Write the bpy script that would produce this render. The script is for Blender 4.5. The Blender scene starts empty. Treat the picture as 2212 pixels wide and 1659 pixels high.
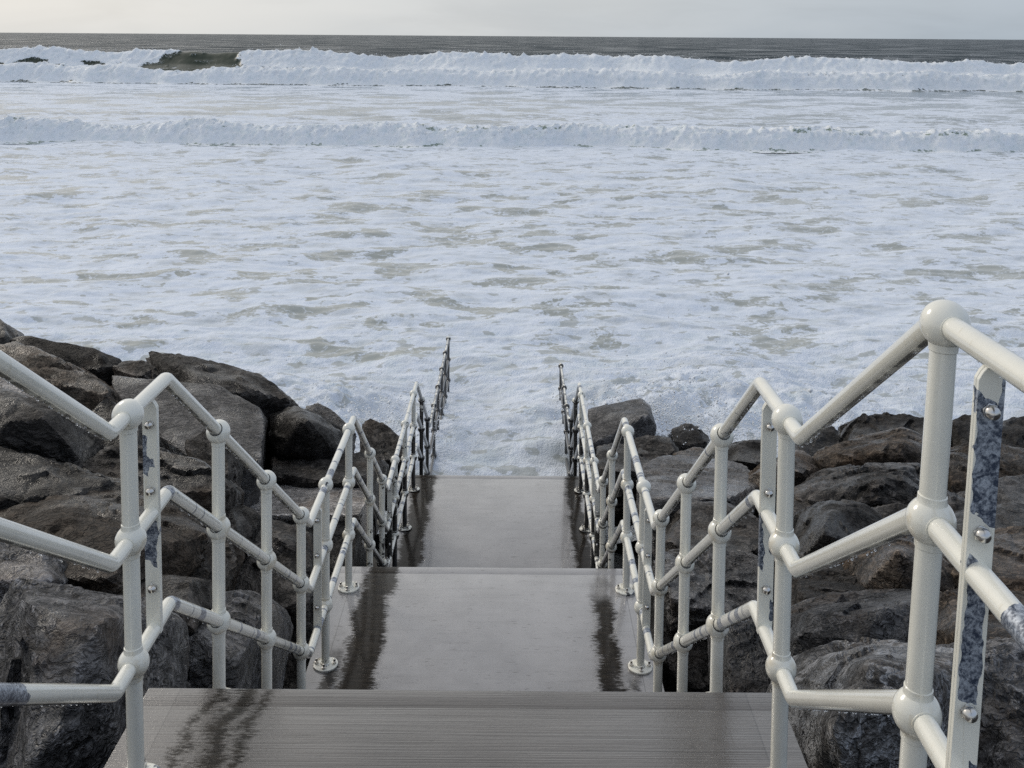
import bpy, bmesh, math, random
import numpy as np
from mathutils import Vector, Matrix

S = bpy.context.scene
COL = S.collection
R = math.radians

# ------------------------------------------------------------------ camera
EYE = 5.95                      # metres above the sea
F = 2200.0                      # focal length in units of a 2212 px wide picture
CAMX = 0.148
YAW, PITCH, ROLL = 0.00146, 0.03596, 0.0070
CX, CY = 1106.0, 156.2          # optical axis in the 2212 x 1659 picture
cd = bpy.data.cameras.new("camera")
cam = bpy.data.objects.new("camera", cd)
COL.objects.link(cam)
S.camera = cam
cd.sensor_fit = 'HORIZONTAL'
cd.sensor_width = 36.0
cd.lens = 36.0 * F / 2212.0
cd.shift_x = 0.0
cd.shift_y = (CY - 829.5) / 2212.0
cd.clip_start = 0.05
cd.clip_end = 30000
CAMROT = Matrix.Rotation(YAW, 3, 'Z') @ Matrix.Rotation(R(90) - PITCH, 3, 'X') @ Matrix.Rotation(ROLL, 3, 'Z')
cam.matrix_world = Matrix.Translation((CAMX, 0, EYE)) @ CAMROT.to_4x4()
S.render.resolution_x, S.render.resolution_y = 1024, 768
CR = np.array(CAMROT)


def pix(x, y, d):
    """point d metres ahead (world Y) that the picture shows at x, y"""
    v = CR @ np.array([(x - CX) / F, -(y - CY) / F, -1.0])
    return np.array([CAMX, 0, EYE]) + v * (d / v[1])


# ------------------------------------------------------------------ node helpers
class NT:
    def __init__(self, tree):
        self.t = tree
        self.n = tree.nodes
        self.l = tree.links
        self.n.clear()

    def put(self, sock, v):
        if isinstance(v, bpy.types.NodeSocket):
            self.l.new(v, sock)
        elif v is not None:
            if isinstance(v, (tuple, list)) and len(v) == 3 and sock.type == 'RGBA':
                v = (*v, 1)
            sock.default_value = v

    def new(self, typ, out=0, ins=None, **kw):
        nd = self.n.new(typ)
        for k, v in kw.items():
            setattr(nd, k, v)
        for k, v in (ins or {}).items():
            self.put(nd.inputs[k], v)
        return nd.outputs[out]

    def m(self, op, a, b=None, c=None, clamp=False):
        nd = self.n.new('ShaderNodeMath')
        nd.operation = op
        nd.use_clamp = clamp
        for i, v in enumerate((a, b, c)):
            self.put(nd.inputs[i], v)
        return nd.outputs[0]

    def vm(self, op, a, b=None, s=None):
        nd = self.n.new('ShaderNodeVectorMath')
        nd.operation = op
        self.put(nd.inputs[0], a)
        self.put(nd.inputs[1], b)
        if s is not None:
            self.put(nd.inputs['Scale'], s)
        return nd.outputs['Value'] if op in ('DOT_PRODUCT', 'LENGTH', 'DISTANCE') else nd.outputs[0]

    def mix(self, f, a, b):
        nd = self.n.new('ShaderNodeMix')
        nd.data_type = 'RGBA'
        self.put(nd.inputs[0], f)
        self.put(nd.inputs[6], a)
        self.put(nd.inputs[7], b)
        return nd.outputs[2]

    def fmix(self, f, a, b):
        nd = self.n.new('ShaderNodeMix')
        self.put(nd.inputs[0], f)
        self.put(nd.inputs[2], a)
        self.put(nd.inputs[3], b)
        return nd.outputs[0]

    def ss(self, v, lo, hi, a=0.0, b=1.0):
        nd = self.n.new('ShaderNodeMapRange')
        nd.interpolation_type = 'SMOOTHSTEP'
        for k, x in ((0, v), (1, lo), (2, hi), (3, a), (4, b)):
            self.put(nd.inputs[k], x)
        return nd.outputs[0]

    def noise(self, vec, scale, detail=3, rough=0.55, dist=0.0, col=False, dim='3D'):
        nd = self.n.new('ShaderNodeTexNoise')
        nd.noise_dimensions = dim
        self.put(nd.inputs['Vector'] if dim != '1D' else nd.inputs['W'], vec)
        self.put(nd.inputs['Scale'], scale)
        self.put(nd.inputs['Detail'], detail)
        self.put(nd.inputs['Roughness'], rough)
        self.put(nd.inputs['Distortion'], dist)
        return nd.outputs[1 if col else 0]

    def vor(self, vec, scale, feature='F1', rnd=1.0):
        nd = self.n.new('ShaderNodeTexVoronoi')
        nd.feature = feature
        self.put(nd.inputs['Vector'], vec)
        self.put(nd.inputs['Scale'], scale)
        self.put(nd.inputs['Randomness'], rnd)
        return nd.outputs[0]

    def sep(self, v):
        nd = self.n.new('ShaderNodeSeparateXYZ')
        self.put(nd.inputs[0], v)
        return nd.outputs

    def comb(self, x, y, z):
        nd = self.n.new('ShaderNodeCombineXYZ')
        for i, v in enumerate((x, y, z)):
            self.put(nd.inputs[i], v)
        return nd.outputs[0]

    def pos(self):
        return self.n.new('ShaderNodeNewGeometry').outputs['Position']

    def nrm(self):
        return self.n.new('ShaderNodeNewGeometry').outputs['Normal']

    def attr(self, name, typ='GEOMETRY'):
        nd = self.n.new('ShaderNodeAttribute')
        nd.attribute_name = name
        nd.attribute_type = typ
        return nd.outputs['Fac']

    def bump(self, h, strength=0.5, dist=0.01, normal=None):
        nd = self.n.new('ShaderNodeBump')
        self.put(nd.inputs['Strength'], strength)
        self.put(nd.inputs['Distance'], dist)
        self.put(nd.inputs['Height'], h)
        if normal is not None:
            self.l.new(normal, nd.inputs['Normal'])
        return nd.outputs[0]

    def bsdf(self, **kw):
        nd = self.n.new('ShaderNodeBsdfPrincipled')
        for k, v in kw.items():
            self.put(nd.inputs[k.replace('_', ' ')], v)
        return nd.outputs[0]

    def out(self, sh):
        o = self.n.new('ShaderNodeOutputMaterial')
        self.l.new(sh, o.inputs[0])


def mat(name):
    m = bpy.data.materials.new(name)
    m.use_nodes = True
    return m, NT(m.node_tree)


# ------------------------------------------------------------------ sky, sun, exposure
SUN_AZ, SUN_EL = R(-48), R(30)          # to the left of the view, behind cloud
sun_dir = Vector((math.sin(SUN_AZ) * math.cos(SUN_EL), math.cos(SUN_AZ) * math.cos(SUN_EL), math.sin(SUN_EL)))
W = bpy.data.worlds.new("World")
S.world = W
W.use_nodes = True
w = NT(W.node_tree)
dirv = w.vm('NORMALIZE', w.new('ShaderNodeTexCoord', 'Generated'))
sky = w.n.new('ShaderNodeTexSky')
sky.sky_type = 'NISHITA'
sky.sun_disc = False
sky.sun_elevation = SUN_EL
sky.sun_rotation = SUN_AZ
sky.dust_density = 2.5
dx, dy, dz = w.sep(dirv)
up = w.m('MAXIMUM', dz, 0.0)
inv = w.m('DIVIDE', 1.0, w.m('ADD', up, 0.22))
cl_uv = w.comb(w.m('MULTIPLY', dx, inv), w.m('MULTIPLY', dy, inv), 0.0)
cn = w.noise(cl_uv, 1.15, 5, 0.5, 0.3)
cn2 = w.noise(w.vm('ADD', cl_uv, (7.3, 2.1, 0)), 0.55, 3, 0.5)
tow = w.vm('DOT_PRODUCT', dirv, tuple(sun_dir))
warmth = w.ss(w.m('ADD', tow, w.m('MULTIPLY', w.m('SUBTRACT', cn, 0.5), 0.9)), -0.55, 0.95)
cloud = w.mix(warmth, (0.49, 0.61, 0.82), (0.93, 0.925, 0.895))
cloud = w.mix(w.ss(tow, 0.80, 1.0, 0, 0.6), cloud, (1.6, 1.54, 1.44))
cloud = w.mix(w.ss(cn2, 0.38, 0.66), cloud, w.mix(0.72, (0.58, 0.67, 0.86), cloud))
hor = w.mix(w.ss(w.m('ADD', dx, w.m('MULTIPLY', w.m('SUBTRACT', cn, 0.5), 0.5)), -0.45, 0.55), (0.88, 0.90, 0.895), (0.52, 0.60, 0.68))
cloud = w.mix(w.ss(dz, -0.02, 0.16), hor, cloud)
wisp = w.noise(w.vm('MULTIPLY', dirv, (3.0, 3.0, 16.0)), 1.6, 5, 0.55, 0.4)
cloud = w.mix(w.ss(wisp, 0.40, 0.66, 0.0, 0.5), cloud, w.vm('SCALE', cloud, s=0.86))
bgn = w.new('ShaderNodeBackground', ins={'Color': sky.outputs[0], 'Strength': 0.10})
bgc = w.new('ShaderNodeBackground', ins={'Color': cloud, 'Strength': 0.88})
mx = w.n.new('ShaderNodeMixShader')
w.put(mx.inputs[0], 0.88)
w.l.new(bgn, mx.inputs[1])
w.l.new(bgc, mx.inputs[2])
wo = w.n.new('ShaderNodeOutputWorld')
w.l.new(mx.outputs[0], wo.inputs[0])

sl = bpy.data.lights.new("sun", 'SUN')
sl.energy = 1.0
sl.angle = R(15)
sl.color = (1.0, 0.93, 0.82)
so = bpy.data.objects.new("sun", sl)
so.rotation_euler = sun_dir.to_track_quat('Z', 'Y').to_euler()
COL.objects.link(so)
S.view_settings.view_transform = 'Standard'
S.view_settings.look = 'None'
S.view_settings.exposure = 0.0
S.view_settings.gamma = 1.0
S.view_settings.use_curve_mapping = False
S.cycles.use_denoising = False
S.cycles.sample_clamp_direct = 4.0
S.cycles.sample_clamp_indirect = 3.0
S.cycles.max_bounces = 8
S.cycles.transparent_max_bounces = 8
S.cycles.caustics_reflective = False
S.cycles.caustics_refractive = False

# ------------------------------------------------------------------ numpy noise
_rng = np.random.RandomState(7)
_perm = np.concatenate([_rng.permutation(256)] * 3)
_g = _rng.normal(size=(256, 3))
_g /= np.linalg.norm(_g, axis=1)[:, None]


def pn(p):
    p = np.asarray(p, float)
    i = np.floor(p).astype(int)
    f = p - i
    i &= 255
    u = f * f * f * (f * (f * 6 - 15) + 10)
    r = 0.0
    for a in (0, 1):
        for b in (0, 1):
            for c in (0, 1):
                h = _perm[_perm[_perm[i[:, 0] + a] + i[:, 1] + b] + i[:, 2] + c]
                g = _g[h]
                d = g[:, 0] * (f[:, 0] - a) + g[:, 1] * (f[:, 1] - b) + g[:, 2] * (f[:, 2] - c)
                wx = u[:, 0] if a else 1 - u[:, 0]
                wy = u[:, 1] if b else 1 - u[:, 1]
                wz = u[:, 2] if c else 1 - u[:, 2]
                r = r + d * wx * wy * wz
    return r * 1.5


def fbm(p, o=4, gain=0.5, ridged=False):
    r, a, s = 0.0, 1.0, 1.0
    for k in range(o):
        n = pn(p * s + 17.3 * k)
        r = r + a * ((0.45 - np.abs(n)) * 1.6 if ridged else n)
        a *= gain
        s *= 2.03
    return r


def sstep(x, a, b):
    t = np.clip((x - a) / (b - a), 0, 1)
    return t * t * (3 - 2 * t)


# ------------------------------------------------------------------ object helpers
def link(name, me, m=None, parent=None, loc=None):
    o = bpy.data.objects.new(name, me)
    COL.objects.link(o)
    if m is not None and me is not None and not me.materials:
        for mm in (m if isinstance(m, (list, tuple)) else [m]):
            me.materials.append(mm)
    if loc is not None:
        o.location = loc
    if parent is not None:
        o.parent = parent
    return o


def tag(o, label=None, cat=None, group=None, kind=None):
    for k, v in (('label', label), ('category', cat), ('group', group), ('kind', kind)):
        if v:
            o[k] = v
    return o


def mesh(name, V, Fc, smooth=True, attrs=None):
    me = bpy.data.meshes.new(name)
    V = np.asarray(V, np.float32)
    if isinstance(Fc, np.ndarray):
        n, k = Fc.shape
        me.vertices.add(len(V))
        me.vertices.foreach_set('co', V.ravel())
        me.loops.add(n * k)
        me.polygons.add(n)
        me.loops.foreach_set('vertex_index', Fc.astype(np.int32).ravel())
        me.polygons.foreach_set('loop_start', np.arange(0, n * k, k, dtype=np.int32))
        me.update(calc_edges=True)
        me.validate()
    else:
        me.from_pydata([tuple(map(float, v)) for v in V], [], Fc)
    me.polygons.foreach_set('use_smooth', np.full(len(me.polygons), smooth))
    for k, a in (attrs or {}).items():
        at = me.attributes.new(k, 'FLOAT', 'POINT')
        at.data.foreach_set('value', np.asarray(a, np.float32))
    me.update()
    return me


def grid_faces(nr, nc, wrap=False):
    r, c = np.meshgrid(np.arange(nr - 1), np.arange(nc if wrap else nc - 1), indexing='ij')
    c2 = (c + 1) % nc
    return np.stack([r * nc + c, r * nc + c2, (r + 1) * nc + c2, (r + 1) * nc + c], -1).reshape(-1, 4)


class MB:
    """collects rings and boxes, with 'along' and 'around' attributes for the paint"""

    def __init__(s):
        s.V, s.F, s.al, s.mi = [], [], [], []

    def lathe(s, rings, n=20, axis=(0, 0, 1), org=(0, 0, 0), mi=0, cap=True):
        z = Vector(axis).normalized()
        x = z.orthogonal().normalized()
        y = z.cross(x)
        b = len(s.V)
        for r, h in rings:
            for k in range(n):
                a = 2 * math.pi * k / n
                s.V.append(Vector(org) + z * h + (x * math.cos(a) + y * math.sin(a)) * r)
                s.al.append(h)
        for i in range(len(rings) - 1):
            for k in range(n):
                k2 = (k + 1) % n
                s.F.append((b + i * n + k, b + i * n + k2, b + (i + 1) * n + k2, b + (i + 1) * n + k))
                s.mi.append(mi)
        if cap:
            s.F.append(tuple(b + k for k in range(n))[::-1])
            s.F.append(tuple(b + (len(rings) - 1) * n + k for k in range(n)))
            s.mi += [mi, mi]
        return s

    def tube(s, pts, r, n=16, mi=0):
        pts = [Vector(p) for p in pts]
        b = len(s.V)
        L = 0.0
        for i, p in enumerate(pts):
            t = (pts[min(i + 1, len(pts) - 1)] - pts[max(i - 1, 0)]).normalized()
            x = Vector((1, 0, 0))
            x = (x - t * x.dot(t)).normalized()
            y = t.cross(x)
            if i:
                L += (p - pts[i - 1]).length
            for k in range(n):
                a = 2 * math.pi * k / n
                s.V.append(p + (x * math.cos(a) + y * math.sin(a)) * r)
                s.al.append(L)
        for i in range(len(pts) - 1):
            for k in range(n):
                k2 = (k + 1) % n
                s.F.append((b + i * n + k, b + i * n + k2, b + (i + 1) * n + k2, b + (i + 1) * n + k))
                s.mi.append(mi)
        s.F.append(tuple(b + k for k in range(n))[::-1])
        s.F.append(tuple(b + (len(pts) - 1) * n + k for k in range(n)))
        s.mi += [mi, mi]
        return s

    def mesh(s, name, smooth=True, angle=40):
        me = mesh(name, [tuple(v) for v in s.V], s.F, smooth, {'along': s.al})
        me.polygons.foreach_set('material_index', s.mi)
        if smooth:
            me.set_sharp_from_angle(angle=R(angle))
        return me


# ------------------------------------------------------------------ materials
def concrete(name, stains, brush=1.0, tone=(0.19, 0.175, 0.16)):
    m, t = mat(name)
    p = t.pos()
    x, y, z = t.sep(p)
    jag = t.noise(t.vm('MULTIPLY', p, (9, 42, 30)), 1.0, 6, 0.72)
    jag2 = t.noise(t.vm('MULTIPLY', p, (4, 3.0, 2)), 1.0, 5, 0.6)
    xw = t.m('ADD', x, t.m('ADD', t.m('MULTIPLY', t.m('SUBTRACT', jag, 0.5), 0.10), t.m('MULTIPLY', t.m('SUBTRACT', jag2, 0.5), 0.24)))
    spk = t.noise(t.vm('MULTIPLY', p, (30, 110, 60)), 1.0, 6, 0.78)
    st = None
    for (c, wd, y0, y1, k) in stains:
        dd = t.m('DIVIDE', t.m('SUBTRACT', wd, t.m('ABSOLUTE', t.m('SUBTRACT', xw, c))), 0.075)
        dd = t.m('MINIMUM', dd, 0.9)
        band = t.m('MULTIPLY', t.ss(t.m('ADD', dd, t.m('MULTIPLY', t.m('SUBTRACT', spk, 0.5), 2.3)), -0.2, 0.45, 0.0, k),
                   t.m('MULTIPLY', t.ss(y, y0 - 0.12, y0 + 0.12), t.ss(t.m('ADD', y, t.m('MULTIPLY', t.m('SUBTRACT', jag2, 0.5), 0.8)), y1 - 0.2, y1 + 0.2, 1.0, 0.0)))
        st = band if st is None else t.m('MAXIMUM', st, band)
    if st is None:
        st = t.m('MULTIPLY', jag, 0.0)
    fine = t.noise(p, 90, 4, 0.7)
    med = t.noise(p, 4.5, 5, 0.6)
    lines = t.noise(t.vm('MULTIPLY', p, (1.3, 140, 140)), 1.0, 2, 0.6)
    streak = t.noise(t.vm('MULTIPLY', p, (2.5, 24, 24)), 1.0, 3, 0.6)
    big = t.noise(p, 1.3, 3, 0.5)
    wet = t.ss(t.m('ADD', t.m('MULTIPLY', big, 0.6), t.m('MULTIPLY', streak, 0.4)), 0.40, 0.60)
    c = t.mix(t.ss(med, 0.3, 0.7), tuple(v * 0.90 for v in tone), tuple(v * 1.08 for v in tone))
    c = t.mix(t.m('MULTIPLY', t.ss(lines, 0.42, 0.33), 0.65 * brush), c, tuple(v * 0.45 for v in tone))
    c = t.mix(t.m('MULTIPLY', t.ss(streak, 0.40, 0.28), 0.22), c, tuple(v * 0.6 for v in tone))
    pit = t.ss(t.noise(t.vm('MULTIPLY', p, (14, 60, 60)), 1.0, 3, 0.6), 0.63, 0.69, 0, 0.55)
    c = t.mix(pit, c, (0.05, 0.045, 0.04))
    c = t.mix(t.ss(t.noise(p, 260, 2, 0.6), 0.60, 0.72, 0, 0.35), c, (0.06, 0.055, 0.05))
    dark = t.mix(t.ss(jag, 0.35, 0.65), (0.010, 0.008, 0.006), (0.030, 0.024, 0.018))
    ax = t.m('ABSOLUTE', x)
    c = t.mix(t.m('MULTIPLY', t.ss(t.m('ABSOLUTE', t.m('SUBTRACT', ax, 0.905)), 0.001, 0.004, 1.0, 0.0), 0.55), c, (0.03, 0.027, 0.024))
    c = t.mix(t.m('MULTIPLY', t.ss(ax, 0.904, 0.907), 0.14), c, (0.30, 0.28, 0.26))
    c = t.mix(st, c, dark)
    # sides and risers are coloured darker than the tops
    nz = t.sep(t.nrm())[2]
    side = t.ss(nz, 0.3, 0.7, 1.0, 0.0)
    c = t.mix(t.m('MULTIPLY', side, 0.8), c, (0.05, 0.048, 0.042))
    rough = t.fmix(wet, 0.24, 0.13)
    rough = t.fmix(st, rough, 0.12)
    h = t.m('ADD', t.m('MULTIPLY', lines, 0.7 * brush), t.m('ADD', t.m('MULTIPLY', fine, 0.25), t.m('MULTIPLY', streak, 0.35 * brush)))
    b1 = t.bump(h, t.fmix(wet, 0.6, 0.35), 0.009)
    b2 = t.bump(t.m('MULTIPLY', t.m('ADD', jag, med), 1.0), t.fmix(st, 0.05, 0.35), 0.01, b1)
    t.out(t.bsdf(Base_Color=c, Roughness=rough, IOR=1.45, Coat_Weight=t.fmix(st, t.fmix(wet, 0.75, 1.0), 0.32), Coat_Roughness=0.05,
                 Specular_IOR_Level=t.fmix(st, 0.5, 0.06),
                 Coat_IOR=1.42, Normal=b2, Coat_Normal=t.bump(h, t.fmix(wet, 0.30, 0.10) if brush < .6 else 0.45, 0.006)))
    return m


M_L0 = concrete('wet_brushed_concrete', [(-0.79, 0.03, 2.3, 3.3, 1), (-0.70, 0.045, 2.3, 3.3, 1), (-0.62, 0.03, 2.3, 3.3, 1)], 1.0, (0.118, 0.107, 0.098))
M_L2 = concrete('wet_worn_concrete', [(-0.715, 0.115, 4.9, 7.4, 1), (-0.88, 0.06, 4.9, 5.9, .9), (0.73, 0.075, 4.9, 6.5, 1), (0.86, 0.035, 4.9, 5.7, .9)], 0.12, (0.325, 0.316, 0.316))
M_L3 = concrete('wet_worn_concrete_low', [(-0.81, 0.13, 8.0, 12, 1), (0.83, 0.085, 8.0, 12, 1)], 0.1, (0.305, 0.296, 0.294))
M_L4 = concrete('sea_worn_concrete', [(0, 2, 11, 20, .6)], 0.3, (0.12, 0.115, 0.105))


def paint(name, cream, sheets=()):
    m, t = mat(name)
    p = t.pos()
    x, y, z = t.sep(p)
    al = t.attr('along')
    chip = t.attr('chip', 'OBJECT')
    band = t.attr('band', 'OBJECT')
    seed = t.n.new('ShaderNodeObjectInfo').outputs['Random']
    n1 = t.noise(p, 14, 5, 0.6, 0.4)
    n2 = t.noise(p, 60, 3, 0.6)
    # paint chips down to galvanised steel
    cm = t.ss(t.m('ADD', t.m('ADD', n1, t.m('MULTIPLY', n2, 0.10)), t.m('MULTIPLY', chip, 0.32)), 0.795, 0.80)
    # ring-shaped wear bands along the tubes
    bw = t.noise(t.m('ADD', t.m('ADD', al, t.m('MULTIPLY', seed, 40)), t.m('MULTIPLY', n2, 0.012)), 9.0, 2, 0.7, dim='1D')
    bm = t.ss(t.m('ADD', bw, t.m('MULTIPLY', band, 0.26)), 0.80, 0.805)
    cm = t.m('MAXIMUM', cm, bm)
    cm = t.m('MAXIMUM', cm, t.m('LESS_THAN', t.m('ADD', y, t.m('MULTIPLY', t.m('SUBTRACT', n1, 0.5), 0.10)), t.attr('bare_y', 'OBJECT')))
    if sheets:
        ox, oy, oz = t.sep(t.new('ShaderNodeTexCoord', 'Object'))
        jx = t.m('MULTIPLY', t.m('SUBTRACT', t.noise(p, 22, 2, 0.5), 0.5), 0.030)
        jz = t.m('MULTIPLY', t.m('SUBTRACT', t.noise(t.vm('ADD', p, (3, 1, 2)), 30, 2, 0.5), 0.5), 0.06)
        xx, zz = t.m('ADD', ox, jx), t.m('ADD', t.m('ADD', oz, jz), t.m('MULTIPLY', ox, 0.7))
        for (a_, b_, c_, d_) in sheets:
            k_ = t.m('MULTIPLY', t.m('MULTIPLY', t.m('LESS_THAN', zz, a_), t.m('GREATER_THAN', zz, b_)),
                     t.m('MULTIPLY', t.m('GREATER_THAN', xx, c_), t.m('LESS_THAN', xx, d_)))
            cm = t.m('MAXIMUM', cm, k_)
    galv = t.mix(t.ss(t.m('ADD', t.m('MULTIPLY', t.noise(p, 48, 4, 0.6, 1.2), 0.55), t.m('MULTIPLY', t.noise(p, 190, 4, 0.7), 0.45)), 0.40, 0.62), (0.04, 0.055, 0.09), (0.46, 0.50, 0.56))
    # tar and weed on everything the tide reaches; undersides darker at any height
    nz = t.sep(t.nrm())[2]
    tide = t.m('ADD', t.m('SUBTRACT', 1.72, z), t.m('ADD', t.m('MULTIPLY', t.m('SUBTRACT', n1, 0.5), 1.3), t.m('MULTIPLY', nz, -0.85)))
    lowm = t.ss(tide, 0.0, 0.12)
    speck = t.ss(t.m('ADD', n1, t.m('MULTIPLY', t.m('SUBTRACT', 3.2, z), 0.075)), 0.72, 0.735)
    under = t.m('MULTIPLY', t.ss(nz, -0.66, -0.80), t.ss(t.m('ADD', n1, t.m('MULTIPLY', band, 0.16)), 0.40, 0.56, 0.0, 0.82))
    c = t.mix(t.ss(t.noise(p, 6, 3, 0.5), 0.3, 0.7), cream, tuple(v * 0.93 for v in cream))
    c = t.mix(t.ss(t.m('ADD', t.noise(p, 20, 4, 0.6), t.attr('rust', 'OBJECT')), 0.70, 0.95, 0, 0.45), c, (0.55, 0.42, 0.22))
    run = t.noise(t.vm('MULTIPLY', p, (55, 55, 3.5)), 1.0, 3, 0.6)
    c = t.mix(t.m('MULTIPLY', t.ss(run, 0.58, 0.74, 0, 0.4), t.ss(n1, 0.42, 0.62)), c, (0.52, 0.42, 0.26))
    c = t.mix(t.ss(t.noise(p, 3.5, 5, 0.65), 0.48, 0.72, 0, 0.22), c, (0.48, 0.47, 0.42))
    c = t.mix(cm, c, galv)
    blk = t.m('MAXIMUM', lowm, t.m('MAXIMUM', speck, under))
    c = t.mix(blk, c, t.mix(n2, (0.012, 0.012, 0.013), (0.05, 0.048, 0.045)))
    rough = t.fmix(cm, 0.20, 0.42)
    rough = t.fmix(blk, rough, 0.3)
    b = t.bump(t.m('ADD', t.m('MULTIPLY', cm, -1.0), t.m('MULTIPLY', t.noise(p, 25, 2), 0.5)), 0.35, 0.0015)
    t.out(t.bsdf(Base_Color=c, Roughness=rough, Metallic=t.m('MULTIPLY', cm, t.m('SUBTRACT', 0.35, t.m('MULTIPLY', blk, 0.35))), Normal=b,
                 Coat_Weight=0.7, Coat_Roughness=0.10))
    return m


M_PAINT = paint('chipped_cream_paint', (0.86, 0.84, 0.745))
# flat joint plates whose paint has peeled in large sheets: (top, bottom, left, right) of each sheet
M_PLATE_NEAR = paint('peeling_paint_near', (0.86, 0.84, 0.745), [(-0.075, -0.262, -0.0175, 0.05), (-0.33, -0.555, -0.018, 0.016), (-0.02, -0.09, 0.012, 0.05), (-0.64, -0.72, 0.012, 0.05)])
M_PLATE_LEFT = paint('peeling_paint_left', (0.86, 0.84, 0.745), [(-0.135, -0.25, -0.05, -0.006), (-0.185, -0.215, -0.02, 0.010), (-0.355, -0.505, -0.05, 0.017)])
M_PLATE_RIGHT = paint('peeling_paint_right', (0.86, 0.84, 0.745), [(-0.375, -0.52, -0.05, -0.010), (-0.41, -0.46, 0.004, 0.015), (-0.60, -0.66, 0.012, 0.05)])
m, t = mat('dark_seam')
t.out(t.bsdf(Base_Color=(0.015, 0.014, 0.013), Roughness=0.6))
M_SEAM = m
m, t = mat('stainless_nut')
t.out(t.bsdf(Base_Color=(0.62, 0.60, 0.57), Metallic=1.0, Roughness=t.ss(t.noise(t.pos(), 120), 0.3, 0.7, 0.14, 0.3)))
M_NUT = m
m, t = mat('water_drop')
t.out(t.bsdf(Base_Color=(1, 1, 1), Roughness=0.02, IOR=1.33, Transmission_Weight=1.0))
M_DROP = m


def rockmat(name, dark, light, vein=None, rlo=0.38, rhi=0.6, wetk=0.62, var=(0.62, 1.65)):
    m, t = mat(name)
    tc = t.new('ShaderNodeTexCoord', 'Object')
    rnd = t.n.new('ShaderNodeObjectInfo').outputs['Random']
    p = t.vm('ADD', tc, t.comb(t.m('MULTIPLY', rnd, 31), t.m('MULTIPLY', rnd, 17), 0))
    strata = t.noise(t.vm('MULTIPLY', p, (2.0, 3.0, 11.0)), 1.0, 6, 0.62, 0.5)
    a = t.noise(p, 2.6, 7, 0.62)
    b = t.noise(p, 13, 6, 0.68, 0.3)
    g = t.noise(p, 85, 4, 0.7)
    tone = t.m('ADD', t.m('MULTIPLY', a, 0.45), t.m('ADD', t.m('MULTIPLY', b, 0.35), t.m('MULTIPLY', strata, 0.3)))
    c = t.mix(t.ss(tone, 0.46, 0.63), dark, light)
    sw = t.vm('ADD', p, t.vm('SCALE', t.noise(p, 1.8, 4, 0.6, col=True), s=0.55))
    l1 = t.m('ABSOLUTE', t.m('SUBTRACT', t.noise(t.vm('MULTIPLY', sw, (5, 7, 30)), 1.0, 4, 0.65), 0.5))
    l2 = t.m('ABSOLUTE', t.m('SUBTRACT', t.noise(t.vm('MULTIPLY', sw, (9, 6, 16)), 1.0, 5, 0.7), 0.5))
    c = t.mix(t.ss(l1, 0.0, 0.05, 0.75, 0.0), c, tuple(v * 0.5 for v in dark))
    c = t.mix(t.m('MULTIPLY', t.ss(l2, 0.0, 0.035, 0.8, 0.0), t.ss(b, 0.42, 0.6)), c, tuple(v * 1.9 for v in light))
    c = t.mix(t.ss(t.noise(t.vm('ADD', p, (9, 4, 2)), 1.7, 4, 0.6), 0.52, 0.72, 0, 0.55), c, tuple(a_ * b_ for a_, b_ in zip(light, (1.15, 0.92, 0.72))))
    kk = t.ss(rnd, 0.0, 1.0, *var)
    c = t.vm('SCALE', c, s=kk)
    # edges are rubbed paler than the faces; creases get shade painted into the colour
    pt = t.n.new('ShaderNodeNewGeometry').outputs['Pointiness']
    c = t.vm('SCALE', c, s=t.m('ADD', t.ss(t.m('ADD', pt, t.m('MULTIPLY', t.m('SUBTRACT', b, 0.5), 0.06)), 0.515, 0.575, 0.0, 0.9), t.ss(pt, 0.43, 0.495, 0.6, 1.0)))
    cr = t.vor(t.vm('ADD', p, t.vm('SCALE', t.noise(p, 3, 4, 0.6, col=True), s=0.9)), 1.6, 'DISTANCE_TO_EDGE')
    crack = t.ss(cr, 0.0, 0.022, 1.0, 0.0)
    c = t.mix(t.m('MULTIPLY', crack, 0.75), c, tuple(v * 0.25 for v in dark))
    c = t.mix(t.ss(g, 0.35, 0.8, 0, 0.4), c, tuple(v * 1.5 for v in light))
    if vein:
        q = t.vm('ADD', p, t.vm('SCALE', t.noise(p, 2.2, 5, 0.65, col=True), s=1.1))
        v1 = t.ss(t.m('ABSOLUTE', t.m('SUBTRACT', t.noise(t.vm('MULTIPLY', q, (5, 5, 2.2)), 1.0, 5, 0.6), 0.5)), 0.0, 0.055, 1.0, 0.0)
        v2 = t.ss(t.noise(t.vm('MULTIPLY', q, (9, 9, 4)), 1.0, 6, 0.72), 0.53, 0.62)
        c = t.mix(t.m('MULTIPLY', t.m('MAXIMUM', v1, t.m('MULTIPLY', v2, 0.8)), t.ss(a, 0.36, 0.56, 0.15, 0.95)), c, vein)
    wet = t.ss(t.noise(t.vm('ADD', p, (3, 8, 1)), 1.9, 3, 0.5), 0.42, 0.62)
    rough = t.m('ADD', t.fmix(wet, rhi, rlo), t.m('MULTIPLY', t.m('SUBTRACT', b, 0.5), 0.25))
    h = t.m('ADD', t.m('ADD', t.m('MULTIPLY', b, 0.9), t.m('MULTIPLY', g, 0.14)), t.m('ADD', t.m('ADD', t.m('MULTIPLY', strata, 1.2), t.ss(l1, 0.0, 0.08, -0.35, 0.0)), t.m('MULTIPLY', crack, -0.45)))
    nb = t.bump(h, 0.85, 0.05)
    t.out(t.bsdf(Base_Color=c, Roughness=rough, Specular_IOR_Level=0.12, Normal=nb, Coat_Weight=t.m('MULTIPLY', wet, wetk), Coat_Roughness=0.24, Coat_IOR=1.36, Coat_Normal=t.bump(h, 0.4, 0.05)))
    return m


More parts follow.
